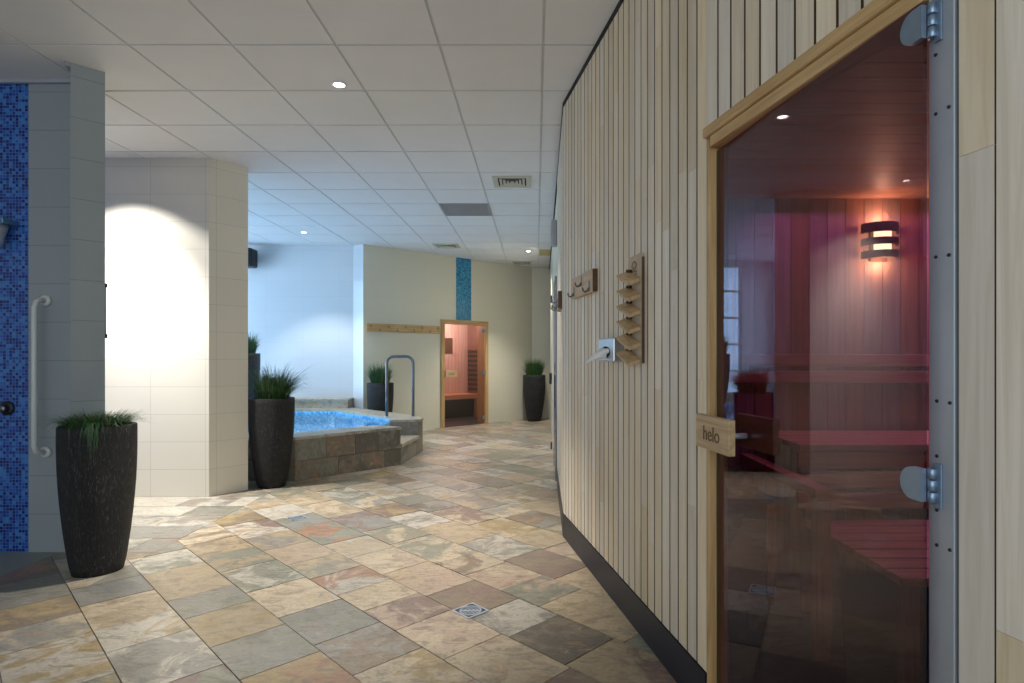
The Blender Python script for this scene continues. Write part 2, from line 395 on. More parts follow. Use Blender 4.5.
def clip(poly, nx, ny, c):               # keep nx*x + ny*y <= c
    out = []
    for i, p in enumerate(poly):
        q = poly[(i + 1) % len(poly)]; dp = nx * p[0] + ny * p[1] - c; dq = nx * q[0] + ny * q[1] - c
        if dp <= 0: out.append(p)
        if dp * dq < 0: t = dp / (dp - dq); out.append((p[0] + (q[0] - p[0]) * t, p[1] + (q[1] - p[1]) * t))
    return out
def inside(pt, poly):
    s = 0
    for i, a in enumerate(poly):
        b = poly[(i + 1) % len(poly)]; c = (b[0] - a[0]) * (pt[1] - a[1]) - (b[1] - a[1]) * (pt[0] - a[0])
        if c == 0: continue
        if s == 0: s = 1 if c > 0 else -1
        elif (c > 0) != (s > 0): return False
    return True
def shrink(poly, g):
    cx = sum(p[0] for p in poly) / len(poly); cy = sum(p[1] for p in poly) / len(poly)
    r = max(math.hypot(p[0] - cx, p[1] - cy) for p in poly); k = 1 - g / max(r, .05)
    return [(cx + (x - cx) * k, cy + (y - cy) * k) for x, y in poly]

fl = MB(); rng = random.Random(21)
WARM = ['cream', 'tan', 'sand', 'grey', 'green', 'pink', 'brown', 'pale', 'grey', 'tan', 'sand', 'gold', 'cream', 'pale', 'purple']
COOL = ['pale', 'grey', 'pale', 'pale', 'green', 'pink', 'grey']
def stone(poly, pool):
    if len(poly) < 3: return
    c1, c2 = rng.choice(pool), rng.choice(pool)
    for pt, a, b in HINT:
        if inside(pt, poly): c1, c2 = a, b
    cx = sum(p[0] for p in poly) / len(poly); cy = sum(p[1] for p in poly) / len(poly)
    dz = rng.uniform(-.0012, .0012)
    p2 = shrink(poly, .0035)
    if abs(sum(p2[i][0] * p2[(i + 1) % len(p2)][1] - p2[(i + 1) % len(p2)][0] * p2[i][1] for i in range(len(p2)))) < .002: return
    fs = fl.prism(p2, -.02, dz)
    v = rng.uniform(.86, 1.1)
    k = lambda c: tuple(min(1, x * v) for x in PAL[c][:3]) + (1,)
    fl.paint(fs, c1=k(c1), c2=k(c2), rnd=(rng.random(), rng.random(), rng.random(), 1))
S2 = math.sqrt(.5); PITCH = .3323; B0 = .509
for k in range(-24, 40):
    b0 = B0 + PITCH * k; b1 = b0 + PITCH; a = -11 + rng.uniform(0, .3)
    while a < 5:
        a1 = a + rng.choice((.30, .34, .38, .44, .52)) + rng.uniform(-.02, .02)
        quad = [((aa + bb) * S2, (bb - aa) * S2) for aa, bb in ((a, b0), (a1, b0), (a1, b1), (a, b1))]; a = a1
        cx = sum(q[0] for q in quad) / 4; cy = sum(q[1] for q in quad) / 4
        if not (-6.4 < cx < 3.5 and -3.3 < cy < 12.6): continue
        main = clip(quad, -1, 0, 2.49) if cy > 3.4 else quad     # the bay behind the shower is paved square
        low = clip(clip(quad, 1, 0, -2.49), 0, 1, 3.9) if cy > 3.4 else []
        stone(main, WARM if cy < 5.2 else WARM + COOL)
        if low: stone(clip(low, -1, 0, 3.1), WARM)
y = 3.9
while y < 12.4:
    h = rng.choice((.30, .34, .40)); x = -6.4 + rng.uniform(0, .3)
    while x < -2.49:
        w = rng.choice((.34, .42, .55, .65)); x1 = min(x + w, -2.49)
        if x1 - x > .06: stone([(x, y), (x1, y), (x1, y + h), (x, y + h)], COOL)
        x += w
    y += h
fs = fl.box(-6.6, 3.6, -3.4, 12.8, -.12, -.006)
fl.paint(fs, c1=PAL['brown'], c2=PAL['dark'], rnd=(0, 0, 0, 1))
structure(fl.build('floor', M['slate']), 'floor of mixed beige, grey and rust slate slabs laid diagonally')
sh = MB(); sh.box(-5.0, -3.1, 2.2, 3.9, -.01, .002); structure(sh.build('floor_shower', M['shower_floor']), 'plain grey green floor of the shower corner')

# ------------------------------------------------------------------ ceiling
cl = MB(); X0, Y0, P = .042, 3.462, .6
GREY_CELL = (-2, 6)
for i in range(-11, 6):
    for j in range(-11, 16):
        if (i, j) == GREY_CELL: continue
        x, y = X0 + i * P, Y0 + j * P
        g = .008; dz = rng.uniform(-.001, .0015)
        fs = cl.box(x + g, x + P - g, y + g, y + P - g, CH + dz, CH + .03)
        for f in fs: f.material_index = 0
fs = cl.box(-6.6, 3.6, -3.2, 12.8, CH + .007, CH + .1)
for f in fs: f.material_index = 1
structure(cl.build('ceiling', None, mats=[M['ceil_tile'], M['ceil_grid']]), 'suspended ceiling of pale square tiles')

# ------------------------------------------------------------------ walls on the left
w = MB(); w.box(-5.2, -3.305, 3.9, 4.0, 0, CH)
structure(w.build('wall_left', M['mosaic_blue'], uv=True), 'shower wall of small blue mosaic tiles')
w = MB(); w.prism([(-3.305, 3.895), (-2.955, 3.895), (-2.955, 4.0), (-3.305, 4.0)], 0, CH)
w.prism([(-2.955, 3.90), (-2.855, 3.667), (-2.734, 3.794), (-2.96, 4.0), (-2.98, 4.0)], 0, CH)
structure(w.build('wall_partition', M['grey_tile'], uv=True), 'grey tiled partition beside the shower')
w = MB(); w.prism([(-5.0, 5.43), (-2.97, 5.43), (-2.75, 5.71), (-2.97, 5.95), (-5.0, 5.95)], 0, CH)
structure(w.build('wall_pillar', M['white_tile'], uv=True), 'broad white tiled pillar lit by a downlight')
w = MB()
w.box(-6.55, -6.45, -3.2, 6.3, 0, CH); w.box(-6.55, -6.45, 9.3, 9.9, 0, CH); w.box(-6.55, -6.45, 6.3, 9.3, 0, .45); w.box(-6.55, -6.45, 6.3, 9.3, 2.95, CH)
structure(w.build('wall_outer', M['pool_tile'], uv=True))
w = MB()
w.box(-6.5, -5.52, 9.75, 9.9, 0, CH); w.box(-4.75, -2.98, 9.75, 9.9, 0, CH); w.box(-5.52, -4.75, 9.75, 9.9, 0, .5); w.box(-5.52, -4.75, 9.75, 9.9, 3.0, CH)
w.prism([(-2.98, 9.75), (-2.78, 9.62), (-2.9, 9.9), (-2.98, 9.9)], 0, CH)
structure(w.build('wall_back', M['pool_tile'], uv=True), 'pale tiled wall behind the pool')

w = MB(); w.box(-5.0, -2.95, 3.868, 3.893, CH - .03, CH - .001); w.prism([(-2.97, 3.88), (-2.868, 3.64), (-2.855, 3.664), (-2.955, 3.90)], CH - .03, CH - .001)
structure(w.build('trim_3', M['grey_plastic']))

def window(name, fr, x0, x1, z0, z1, nx, nz):
    r = bpy.data.objects.new(name, None); COL.objects.link(r); r.location = fr.o; r.rotation_euler = (0, 0, fr.rz); structure(r)
    f = MB(); b = .05
    f.box(x0, x1, -.10, .01, z0, z0 + b); f.box(x0, x1, -.10, .01, z1 - b, z1); f.box(x0, x0 + b, -.10, .01, z0, z1); f.box(x1 - b, x1, -.10, .01, z0, z1)
    for k in range(1, nz): z = z0 + (z1 - z0) * k / nz; f.box(x0, x1, -.08, 0, z - .02, z + .02)
    for k in range(1, nx): x = x0 + (x1 - x0) * k / nx; f.box(x - .02, x + .02, -.08, 0, z0, z1)
    f.build('window_frame', M['white_plastic'], r)
    g = MB(); g.box(x0, x1, -.055, -.049, z0, z1); g.build('window_pane', M['glass_window'], r)
window('window_1', Frame(-5.135, 9.75, 0, -1), -.385, .385, .5, 3.0, 1, 5)
window('window_2', Frame(-6.45, 7.8, 1, 0), -1.5, 1.5, .45, 2.95, 3, 4)

# ------------------------------------------------------------------ far wall and its little sauna cabin
DL, DR = FF.xof(440.5), FF.xof(487.5)               # outer edges of the door frame along the wall (both negative)
DZ = 1.935
w = MB(); EL, ER = 0.0, FF.xof(532)
w.box(DL - .04, EL, -.14, 0, 0, CH, FF.m); w.box(ER, DR + .04, -.14, 0, 0, CH, FF.m); w.box(DR + .04, DL - .04, -.14, 0, DZ - .05, CH, FF.m)
structure(w.build('wall_far', M['cream'], uv=True), 'cream far wall around the small sauna door')
corner = FF.at(ER, 0, 0)
w = MB(); w.box(corner.x - .02, 3.4, corner.y, corner.y + .14, 0, CH)
structure(w.build('wall_far_right', M['cream'], uv=True), 'cream wall behind the planter in the far corner')
s0, s1 = FF.xof(456), FF.xof(471)
w = MB(); w.box(s1, s0, 0, .006, DZ + .002, CH - .004, FF.m)
structure(w.build('trim_1', M['mosaic_cyan'], uv=True), 'strip of turquoise mosaic from door to ceiling')

# cabin room: walls, floor and ceiling of dark red planks
def planks(mb, fr_m, x0, x1, y, z0, z1, pitch, th=.012, gap=.004, flip=1, r=rng):
    n = max(1, round((x1 - x0) / pitch)); p = (x1 - x0) / n
    for k in range(n):
        fs = mb.box(x0 + k * p + gap / 2, x0 + (k + 1) * p - gap / 2, y, y + th * flip, z0, z1, fr_m)
        mb.paint(fs, tint=(r.random(), r.random(), r.random(), 1))
cxm = (DL + DR) / 2
FD = Frame(*FF.at(cxm, -.14, 0).xy, *FF.n.xy)
CW, CD, CZ = -1.20, 1.35, 2.12
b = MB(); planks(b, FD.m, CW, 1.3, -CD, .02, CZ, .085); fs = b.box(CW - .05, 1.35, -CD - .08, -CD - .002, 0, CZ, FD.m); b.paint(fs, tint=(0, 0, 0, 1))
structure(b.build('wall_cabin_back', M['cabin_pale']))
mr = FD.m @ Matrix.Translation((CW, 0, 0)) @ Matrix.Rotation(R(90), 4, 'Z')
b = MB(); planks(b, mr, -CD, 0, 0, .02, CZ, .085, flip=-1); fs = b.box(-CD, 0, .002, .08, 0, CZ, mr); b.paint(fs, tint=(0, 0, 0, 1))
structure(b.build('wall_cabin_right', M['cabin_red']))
b = MB(); b.paint(b.box(1.3, 1.38, -CD, 0, 0, CZ, FD.m), tint=(.5, .5, .5, 1)); structure(b.build('wall_cabin_left', M['sauna_wood']))
b = MB(); b.paint(b.box(CW - .05, 1.38, -CD - .05, 0, CZ, CZ + .05, FD.m), tint=(.5, .5, .5, 1)); structure(b.build('ceiling_cabin', M['sauna_wood_x']))
b = MB(); b.box(CW, 1.3, -CD, .12, -.004, .012, FD.m); structure(b.build('floor_cabin', M['cabin_floor']))

# ------------------------------------------------------------------ slatted wall on the right
SK = .165; ST = CH - .035
sl = MB(); rs = random.Random(5)
def slat_run(fr, x0, x1, z0, z1, pitch=.0815, gap=.0095, th=.022, inner=0):
    n = max(1, round((x1 - x0) / pitch)); p = (x1 - x0) / n
    for k in range(n):
        a, c = x0 + k * p + gap / 2, x0 + (k + 1) * p - gap / 2
        zs = [z0]
        if z1 - z0 > 1.2:
            q = z0 + rs.uniform(.25, 1.5)
            while q < z1 - .15: zs.append(q); q += rs.uniform(.7, 1.7)
        elif rs.random() < .4: zs.append(rs.uniform(z0 + .2, z1 - .2))
        zs.append(z1); base = rs.uniform(.25, .75)
        for za, zb in zip(zs, zs[1:]):
            fs = sl.box(a, c, -th, 0, za + .0004, zb - .0004, fr.m)
            for k_, f in enumerate(fs): f.material_index = 1 if k_ in (3, 5) else 0  # slat sides get the dark backing brown: shade of the gaps painted in
            v = min(1, max(0, base + rs.uniform(-.28, .28)))
            sl.paint(fs, tint=(v, rs.random(), rs.random(), 1))
    fs = sl.box(x0, x1, -.08, -th - .004, 0, CH, fr.m) if z0 < 1 else sl.box(x0, x1, -.08, -th - .004, z0, CH, fr.m)
    for f in fs: f.material_index = 1
    sl.paint(fs, tint=(0, 0, 0, 1))
DT = 2.075                                            # top of the door frame
XS0, XS1 = FA.xof(930), FA.xof(958)                   # steel strip
XW0 = FA.xof(721)                                     # inner edge of the far jamb
slat_run(FB, -.010, LB, SK, ST)
slat_run(FC, 0, 1.75, SK, ST)
slat_run(FA, XS0 + .02, .0, DT, ST)
slat_run(FA, -1.95, XS1, .02, ST, pitch=.074, gap=.0035)
slat_run(FA, XS1, XS0 + .02, 2.45, ST)
structure(sl.build('wall_right', None, mats=[M['slat'], M['slat_back_and_shade']]), 'wall of pale vertical wooden slats around the sauna')
w = MB(); w.box(1.75, 8.4, -.10, -.01, 0, CH, FC.m); structure(w.build('wall_right_end', M['cream'], uv=True))
w = MB(); w.box(.0, LB + .004, -.020, .004, 0, SK - .004, FB.m, 0); w.box(-.004, 1.75, -.020, .004, 0, SK - .004, FC.m)
structure(w.build('baseboard_right', M['black']), 'tall black skirting under the slatted wall')
w = MB(); w.box(-1.95, .012, -.06, .004, ST + .002, CH - .001, FA.m); w.box(0, LB + .004, -.06, .004, ST + .002, CH - .001, FB.m); w.box(-.004, 8, -.06, .004, ST + .002, CH - .001, FC.m)
structure(w.build('trim_2', M['black_gap']), 'black gap trim between slatted wall and ceiling')

# ------------------------------------------------------------------ sauna room behind the slats
SX1, SYB, SYF, SZ = 3.3, 3.5, .35, 2.2
b = MB(); ident = Matrix.Identity(4)
planks(b, ident, .42, SX1, SYB, 0, SZ, .105, flip=-1); b.paint(b.box(.42, SX1 + .1, SYB + .002, SYB + .1, 0, SZ + .05), tint=(0, 0, 0, 1))
structure(b.build('wall_sauna_back', M['sauna_wood']), 'plank back wall inside the sauna')
b = MB(); mside = Matrix.Translation((SX1, 0, 0)) @ Matrix.Rotation(R(90), 4, 'Z')
planks(b, mside, SYF, SYB, 0, 0, SZ, .105, flip=1); b.paint(b.box(SYF, SYB, -.1, -.002, 0, SZ + .05, mside), tint=(0, 0, 0, 1))
structure(b.build('wall_sauna_side', M['sauna_wood']))
b = MB(); b.paint(b.box(1.05, SX1, SYF - .1, SYF, 0, SZ + .05), tint=(.4, .4, .4, 1)); structure(b.build('wall_sauna_front', M['sauna_wood']))
b = MB()
for k in range(31):
    y0 = SYF + k * .1016
    xl = max(.600 - SA * (y0 - 2.11), .600 - SB * (y0 - 2.11)) + .11
    b.paint(b.box(xl, SX1, y0 + .002, y0 + .0996, SZ, SZ + .015), tint=(rng.random(), rng.random(), rng.random(), 1))
b.paint(b.prism([(.45, SYB), (SX1, SYB), (SX1, SYF), (1.13, SYF), (.72, 2.11)], SZ + .012, SZ + .05), tint=(0, 0, 0, 1))
structure(b.build('ceiling_sauna', M['sauna_wood_x']), 'plank ceiling inside the sauna')
b = MB(); b.prism([(.46, 3.45), (SX1, SYB), (SX1, SYF), (1.12, SYF), (.71, 2.11)], .001, .008); structure(b.build('floor_sauna', M['black_plastic']))

# ------------------------------------------------------------------ sauna door
def rootat(name, fr, label):
    r = bpy.data.objects.new(name, None); COL.objects.link(r); r.location = fr.o; r.rotation_euler = (0, 0, fr.rz); return structure(r, label)
d1 = rootat('door_1', FA, 'large sauna door of dark pink tinted glass in a pine frame')
XJ = -.012
f = MB(); f.box(XS0 + .012, XJ, -.07, .022, DT - .036, DT, bev=.006); f.box(XS0 + .012, XJ - .034, -.07, .012, DT - .074, DT - .036, bev=.005)
f.build('frame_head', M['frame_wood_x'], d1)
f = MB(); f.box(-.027, XJ, -.07, .004, .0, DT - .036, bev=.003)
f.build('frame_jamb', M['frame_wood'], d1)
st = MB(); st.box(XS1 + .003, XS0 - .002, -.03, .006, 0, 2.45, bev=.002); strip = st.build('steel_strip', M['steel'], d1); strip['label'] = 'brushed steel strip with screws'
bk = MB(); bk.box(XS1 - .001, XS0 + .014, -.08, -.02, 0, 2.45); bk.build('strip_backing', M['black_gap'], d1)
sc_z = [2.06, 1.83, 1.815, 1.52, 1.505, 1.165, 1.155, 1.045, .905, .765, .745, .4, .39]
sm_ = (XS0 + XS1) / 2
SW = XS0 - XS1
def zrow(px, py): xx = FA.xof(px, .006); return xx, HC + (356 - py) * FA.at(xx, .006, 0).y / F
for px, py in ((936, 55), (936, 114), (949, 107), (936, 257), (949, 255), (937, 401), (950, 403), (937, 456), (937, 510), (937, 545), (950, 550)):
    xx, zz = zrow(px, py)
    s_ = MB(); s_.lathe([(.0001, .0032), (.0024, .0030), (.0034, .0018), (.0036, 0)], seg=14, mat=Matrix.Translation((xx, .006, zz)) @ Matrix.Rotation(R(-90), 4, 'X'), cap=False)
    s_.build('screw', M['dark_iron'], strip)
# glass leaf, standing a touch off the frame at its free edge
HX = XS0 - .006
leaf = math.atan(SA) - math.atan(SG)
gm = Matrix.Translation((HX, .022, 0)) @ Matrix.Rotation(-leaf, 4, 'Z')
GW = (-.029 - HX)
g = MB(); g.box(0, GW, -.008, 0, .012, DT - .080, gm); g.build('glass_panel', M['glass_door'], d1)
ed = MB(); ed.box(GW, GW + .0015, -.008, 0, .012, DT - .080, gm); ed.build('glass_edge', plain('green_glass_edge', lin(90, 110, 70), .3), d1)
for zc in (1.948, 1.022, .15):
    h = MB()
    prof = [(-.008, -.033), (.016, -.033)] + [(.016 + .032 * math.sin(R(a)), -.033 * math.cos(R(a))) for a in range(10, 180, 12)] + [(.016, .033), (-.008, .033)]
    pm = gm @ Matrix.Translation((.0, .0, zc)) @ Matrix.Rotation(R(90), 4, 'X')
    h.prism(prof, -.012, -.0005, pm)
    hg = h.build('hinge', M['hinge'], d1)
    kn = MB()
    for za, zb in ((-.034, -.013), (-.011, .011), (.013, .034)): kn.lathe([(.0075, za), (.0085, za + .001), (.0085, zb - .001), (.0075, zb)], (HX - .012, .014, zc), 20)
    kn.build('hinge_knuckle', M['hinge'], hg)
    pl = MB(); pl.box(HX - .030, HX - .012, .006, .0115, zc - .045, zc + .045, bev=.002); pl.build('hinge_plate', M['hinge'], hg)
# wooden handle block with its word
def label_text(txt, size, mat, parent, m, name='lettering', ext=.0012):
    c = bpy.data.curves.new(name, 'FONT'); c.body = txt; c.size = size; c.extrude = ext; c.align_x = 'CENTER'; c.align_y = 'CENTER'
    c.materials.append(mat); o = bpy.data.objects.new(name, c); COL.objects.link(o); o.parent = parent; o.matrix_local = m; return o
gmi = gm
hx0 = GW - .250; hx1 = GW - .018
hz0, hz1 = .972, 1.083
hb = MB(); hb.box(hx0, hx1, .062, .086, hz0, hz1, gm, bev=.003); ho = hb.build('handle', M['sign_wood'], d1); ho['label'] = 'pine handle block carved with the word helo'
label_text('helo', .068, M['engrave'], ho, gm @ Matrix.Translation(((hx0 + hx1) / 2, .0865, (hz0 + hz1) / 2 - .004)) @ Matrix.Rotation(R(180), 4, 'Z') @ Matrix.Rotation(R(90), 4, 'X'))
po = MB()
for xx in (hx0 + .05, hx1 - .05): po.lathe([(.009, 0), (.009, .064)], seg=16, mat=gm @ Matrix.Translation((xx, 0, (hz0 + hz1) / 2)) @ Matrix.Rotation(R(-90), 4, 'X'))
po.build('handle_post', M['steel'], ho)
hi = MB(); hi.box(hx0, hx1, -.082, -.060, hz0, hz1, gm, bev=.003); hio = hi.build('inner_handle', M['sign_wood'], d1)

# ------------------------------------------------------------------ things inside the sauna
def bench(name, label, x0, x1, y0, y1, z, boards, riser_to=None):
    t = thing(name, label, 'bench', ((x0 + x1) / 2, (y0 + y1) / 2, 0)); ox, oy = t.location.x, t.location.y
    n = boards; p = (y1 - y0) / n
    for k in range(n):
        b = MB(); b.paint(b.box(x0 - ox, x1 - ox, y0 + k * p + .006 - oy, y0 + (k + 1) * p - .006 - oy, z - .03, z, bev=.004), tint=(rng.random(), rng.random(), rng.random(), 1)); b.build('seat_board', M['sauna_wood_x'], t)
    if riser_to is not None:
        for k in range(3):
            zz = riser_to + (z - .03 - riser_to) * k / 3; b = MB()
            b.paint(b.box(x0 - ox, x1 - ox, y0 + .02 - oy, y0 + .045 - oy, zz + .012, zz + (z - .03 - riser_to) / 3 - .006, bev=.003), tint=(rng.random(), rng.random(), rng.random(), 1)); b.build('front_board', M['sauna_wood_x'], t)
    for xx in (x0 + .05, (x0 + x1) / 2, x1 - .10):
        for ya, yb in ((y0 + .06, y0 + .11), (y1 - .08, y1 - .03)):
            b = MB(); b.paint(b.box(xx - ox, xx + .05 - ox, ya - oy, yb - oy, 0.008, z - .03), tint=(.4, .4, .4, 1)); b.build('leg', M['sauna_wood'], t)
    return t
bench('sauna_bench', 'upper wooden bench against the sauna back wall', 1.28, SX1 - .04, 2.9, 3.46, .85, 5, .52)
bench('sauna_bench', 'lower wooden bench in front of the upper sauna bench', 1.28, SX1 - .04, 2.09, 2.86, .50, 7)
t = thing('backrest_rail', 'level wooden backrest boards fixed above the upper sauna bench', 'backrest', (2.25, SYB - .03, 1.2))
for z0, z1 in ((-.075, -.005), (.02, .09)):
    b = MB(); b.paint(b.box(-1.2, 1.0, -.035, -.012, z0, z1, bev=.004), tint=(rng.random(), .5, .5, 1)); b.build('back_board', M['sauna_wood_x'], t)
for xx in (-1.0, -.1, .85): b = MB(); b.paint(b.box(xx, xx + .05, -.012, .016, -.1, .1), tint=(.4, .4, .4, 1)); b.build('batten', M['sauna_wood'], t)
t = thing('guard_rail', 'low wooden guard rail round the sauna heater', 'railing', (1.2, 2.8, 0))
for (x, y) in ((0, -.28), (0, .30)):
    b = MB(); b.paint(b.box(x - .03, x + .03, y - .03, y + .03, .008, .68, bev=.004), tint=(.6, .6, .6, 1)); b.build('post', M['sauna_wood'], t)
b = MB(); b.paint(b.box(-.035, .035, -.31, .62, .68, .725, bev=.004), tint=(.55, .5, .6, 1)); b.build('side_rail', M['sauna_wood_x'], t)
b = MB(); b.paint(b.box(-.030, .010, .24, .64, .50, .53, bev=.004), tint=(.55, .5, .6, 1)); b.build('lower_rail', M['sauna_wood_x'], t)
t = thing('sauna_heater', 'dark sauna heater heaped with stones behind the guard rail', 'heater', (.87, 2.95, 0))
b = MB(); b.box(-.20, .20, -.20, .20, .1, .62, bev=.015); b.box(-.22, .22, -.22, .22, .60, .63, bev=.006); b.build('casing', M['cabin_black'], t)
for x in (-.15, .15):
    for y in (-.15, .15): b = MB(); b.box(x - .015, x + .015, y - .015, y + .015, .008, .1); b.build('foot', M['dark_iron'], t)
b = MB()
for k in range(46):
    mm = Matrix.Translation((rng.uniform(-.16, .16), rng.uniform(-.16, .16), .64 + rng.uniform(0, .05))) @ Matrix.Rotation(rng.uniform(0, 3), 4, Vector((rng.random(), rng.random(), 1)).normalized()) @ Matrix.Diagonal((rng.uniform(.03, .05), rng.uniform(.03, .05), rng.uniform(.025, .035), 1))
    bmesh.ops.create_icosphere(b.bm, subdivisions=1, radius=1, matrix=mm)
so = b.build('stones', M['stone'], t); so['kind'] = 'stuff'
# wall lamp: three bent wooden louvres round a bulb
LX, LZ = (886.5 - 536) / F * 3.40, HC + (356 - 240) * 3.40 / F
t = thing('wall_lamp', 'glowing sauna wall lamp with curved wooden louvres', 'lamp', (LX, SYB - .014, LZ))
for z0, z1 in ((.050, .105), (-.022, .018), (-.098, -.055)):
    b = MB(); pts_o = arc(0, 0, .105, 185, 355, 18); pts_i = arc(0, 0, .096, 355, 185, 18)
    b.paint(b.prism(pts_o + pts_i, z0, z1), tint=(.3, .5, .5, 1)); b.build('louvre', M['dark_brown'], t)
b = MB(); b.lathe([(.02, -.085), (.045, -.07), (.045, .06), (.02, .075)], (0, -.048, 0), 20); b.build('bulb', M['glow'], t)
b = MB(); b.box(-.05, .05, -.010, .002, -.11, .10, bev=.003); b.build('back_plate', M['dark_brown'], t)
for dz, p in ((.13, 2.2), (-.13, 2.6)): point('sauna_lamp_light', (LX, SYB - .07, LZ + dz), p, (1, .66, .38), .03)
area('sauna_pink_light', (2.2, 2.95, 2.15), (0, -.05, -1), 1.8, 1.0, 12, (.55, .16, .85))

# ------------------------------------------------------------------ ceiling lamps
def downlight(x, y, label, power, cone, col=(1, .94, .86), blend=.35, aim=(0, 0, -1)):
    t = thing('downlight', label, 'downlight', (x, y, CH - .002), group='ceiling downlights')
    b = MB(); b.ring(arc(0, 0, .048, 0, 345, 23), arc(0, 0, .036, 0, 345, 23), -.006, .006); b.build('ring', M['lamp_ring'], t)
    b = MB(); b.lathe([(.034, -.0005), (.034, -.003), (.025, -.0045), (.0005, -.005)], seg=24); b.build('lens', M['lamp'], t)
    if power: spot('downlight_or_fill_beam', (x, y, CH - .02), power, cone, col, blend, aim)
    return t
downlight(-1.304, 3.957, 'bright downlight in the ceiling above the open slate floor', 300, 74, blend=.6)
downlight(-3.37, 8.68, 'downlight in the ceiling above the pool', 120, 94, (.92, .96, 1), .45)
downlight(-.13, 10.25, 'small far downlight in the ceiling before the corner planter', 160, 100, (1, .95, .86), .6)
downlight(-3.67, 4.865, 'downlight in the ceiling just before the white tiled pillar', 85, 112, (1, .97, .92), .30)
spot('downlight_or_fill_beam', (-3.67, 4.865, CH - .02), 210, 92, (1, .97, .92), 1.0)
spot('downlight_or_fill_beam', (-3.67, 4.865, CH - .02), 300, 66, (1, .97, .92), 1.0, (.12, .16, -1))
for x, y, p in ((-1.2, 1.9, 14), (-.6, 7.6, 110), (-.45, 5.3, 85)):
    spot('downlight_or_fill_beam', (x, y, CH - .02), p, 76, (1, .93, .84), .6)  # added fill spots, no lamp is fitted in the ceiling here

# ------------------------------------------------------------------ ceiling vents
def diffuser(x, y, w, label, group='square ceiling diffusers'):
    t = thing('ceiling_vent', label, 'vent', (x, y, CH), group=group); h = w / 2
    b = MB(); b.ring([(-h, -h), (h, -h), (h, h), (-h, h)], [(-h * .74, -h * .74), (h * .74, -h * .74), (h * .74, h * .74), (-h * .74, h * .74)], -.010, .004); b.build('frame', M['vent'], t)
    b = MB(); b.box(-h * .76, h * .76, -h * .76, h * .76, -.0015, .002); b.build('hollow', M['vent_dark'], t)
    for q in (.58, .40, .22):
        b = MB(); o, i = h * q, h * (q - .09)
        n = 4; P4 = lambda r, z: [Vector((sx * r, sy * r, z)) for sx, sy in ((-1, -1), (1, -1), (1, 1), (-1, 1))]
        A, B = P4(o + h * .08, -.010), P4(o - h * .02, -.002); A2, B2 = P4(o + h * .055, -.010), P4(o - h * .045, -.002)
        for k in range(4):
            j = (k + 1) % 4; b.hexa([A[k], A[j], A2[j], A2[k], B[k], B[j], B2[j], B2[k]])
        b.build('louvre', M['vent'], t)
    b = MB(); b.box(-h * .1, h * .1, -h * .1, h * .1, -.010, -.004); b.build('core', M['vent'], t)
    return t
diffuser(-.245, 6.17, .39, 'square vent with nested louvres nearest the slatted wall bend')
diffuser(-1.46, 9.77, .40, 'square vent in the ceiling near the turquoise mosaic strip')
diffuser(-.265, 11.57, .36, 'square vent in the ceiling over the far corner planter')
gx, gy = X0 + GREY_CELL[0] * P, Y0 + GREY_CELL[1] * P
t = thing('ceiling_panel', 'flat grey air panel filling one ceiling tile', 'ceiling panel', (gx + P / 2, gy + P / 2, CH))
b = MB(); b.ring([(-.29, -.29), (.29, -.29), (.29, .29), (-.29, .29)], [(-.27, -.27), (.27, -.27), (.27, .27), (-.27, .27)], -.008, .007); b.build('rim', M['return_grey'], t)
b = MB()
for k in range(36): b.box(-.27, .27, -.27 + k * .015, -.27 + k * .015 + .011, -.004, .003)
b.build('grille', M['return_grey'], t)
t = thing('ceiling_panel', 'cream slotted panel in the ceiling beside the slatted wall', 'ceiling panel', (.19, 10.38, CH))
b = MB(); b.ring([(-.13, -.29), (.13, -.29), (.13, .29), (-.13, .29)], [(-.11, -.27), (.11, -.27), (.11, .27), (-.11, .27)], -.008, .0); b.build('rim', M['vent_cream'], t)
b = MB()
for k in range(18): b.box(-.11, .11, -.27 + k * .03, -.27 + k * .03 + .02, -.005, .0)
b.build('grille', M['vent_cream'], t)

# ------------------------------------------------------------------ planters
def grass_mesh(n, rad, hmin, hmax, spread, seed, droop=.35, width=.005, plane=None):
    r = random.Random(seed); b = MB(); L = b.layer('tint')
    for k in range(n):
        a = r.uniform(0, 2 * math.pi); q = rad * math.sqrt(r.random()); base = Vector((q * math.cos(a), q * math.sin(a), 0))
        a2 = a + r.uniform(-.9, .9); out = Vector((math.cos(a2), math.sin(a2), 0)); h = r.uniform(hmin, hmax); sp = r.uniform(.1, 1) * spread * (.35 + q / rad)
        side = Vector((-out.y, out.x, 0)).lerp(Vector((r.uniform(-1, 1), r.uniform(-1, 1), 0)), .5).normalized() * width * r.uniform(.6, 1.2)
        tip = base + out * sp
        if plane and tip.x * plane[0] + tip.y * plane[1] < plane[2]: continue     # would grow into the wall beside the pot
        prev = None; col = (r.random() ** 1.3, 0, 0, 1); seg = 5; dr = r.uniform(.2, 1) * droop
        for s_ in range(seg + 1):
            u = s_ / seg; p = base + out * sp * u ** 1.5 + Vector((0, 0, h * (u - dr * u ** 3))); wv = side * (1 - u) ** .6
            cur = (b.bm.verts.new(p - wv), b.bm.verts.new(p + wv)) if s_ < seg else (b.bm.verts.new(p),)
            if prev:
                f = b.bm.faces.new([prev[0], prev[1], cur[1], cur[0]] if len(cur) == 2 else [prev[0], prev[1], cur[0]])
                for lp in f.loops: lp[L] = col
            prev = cur
    return b
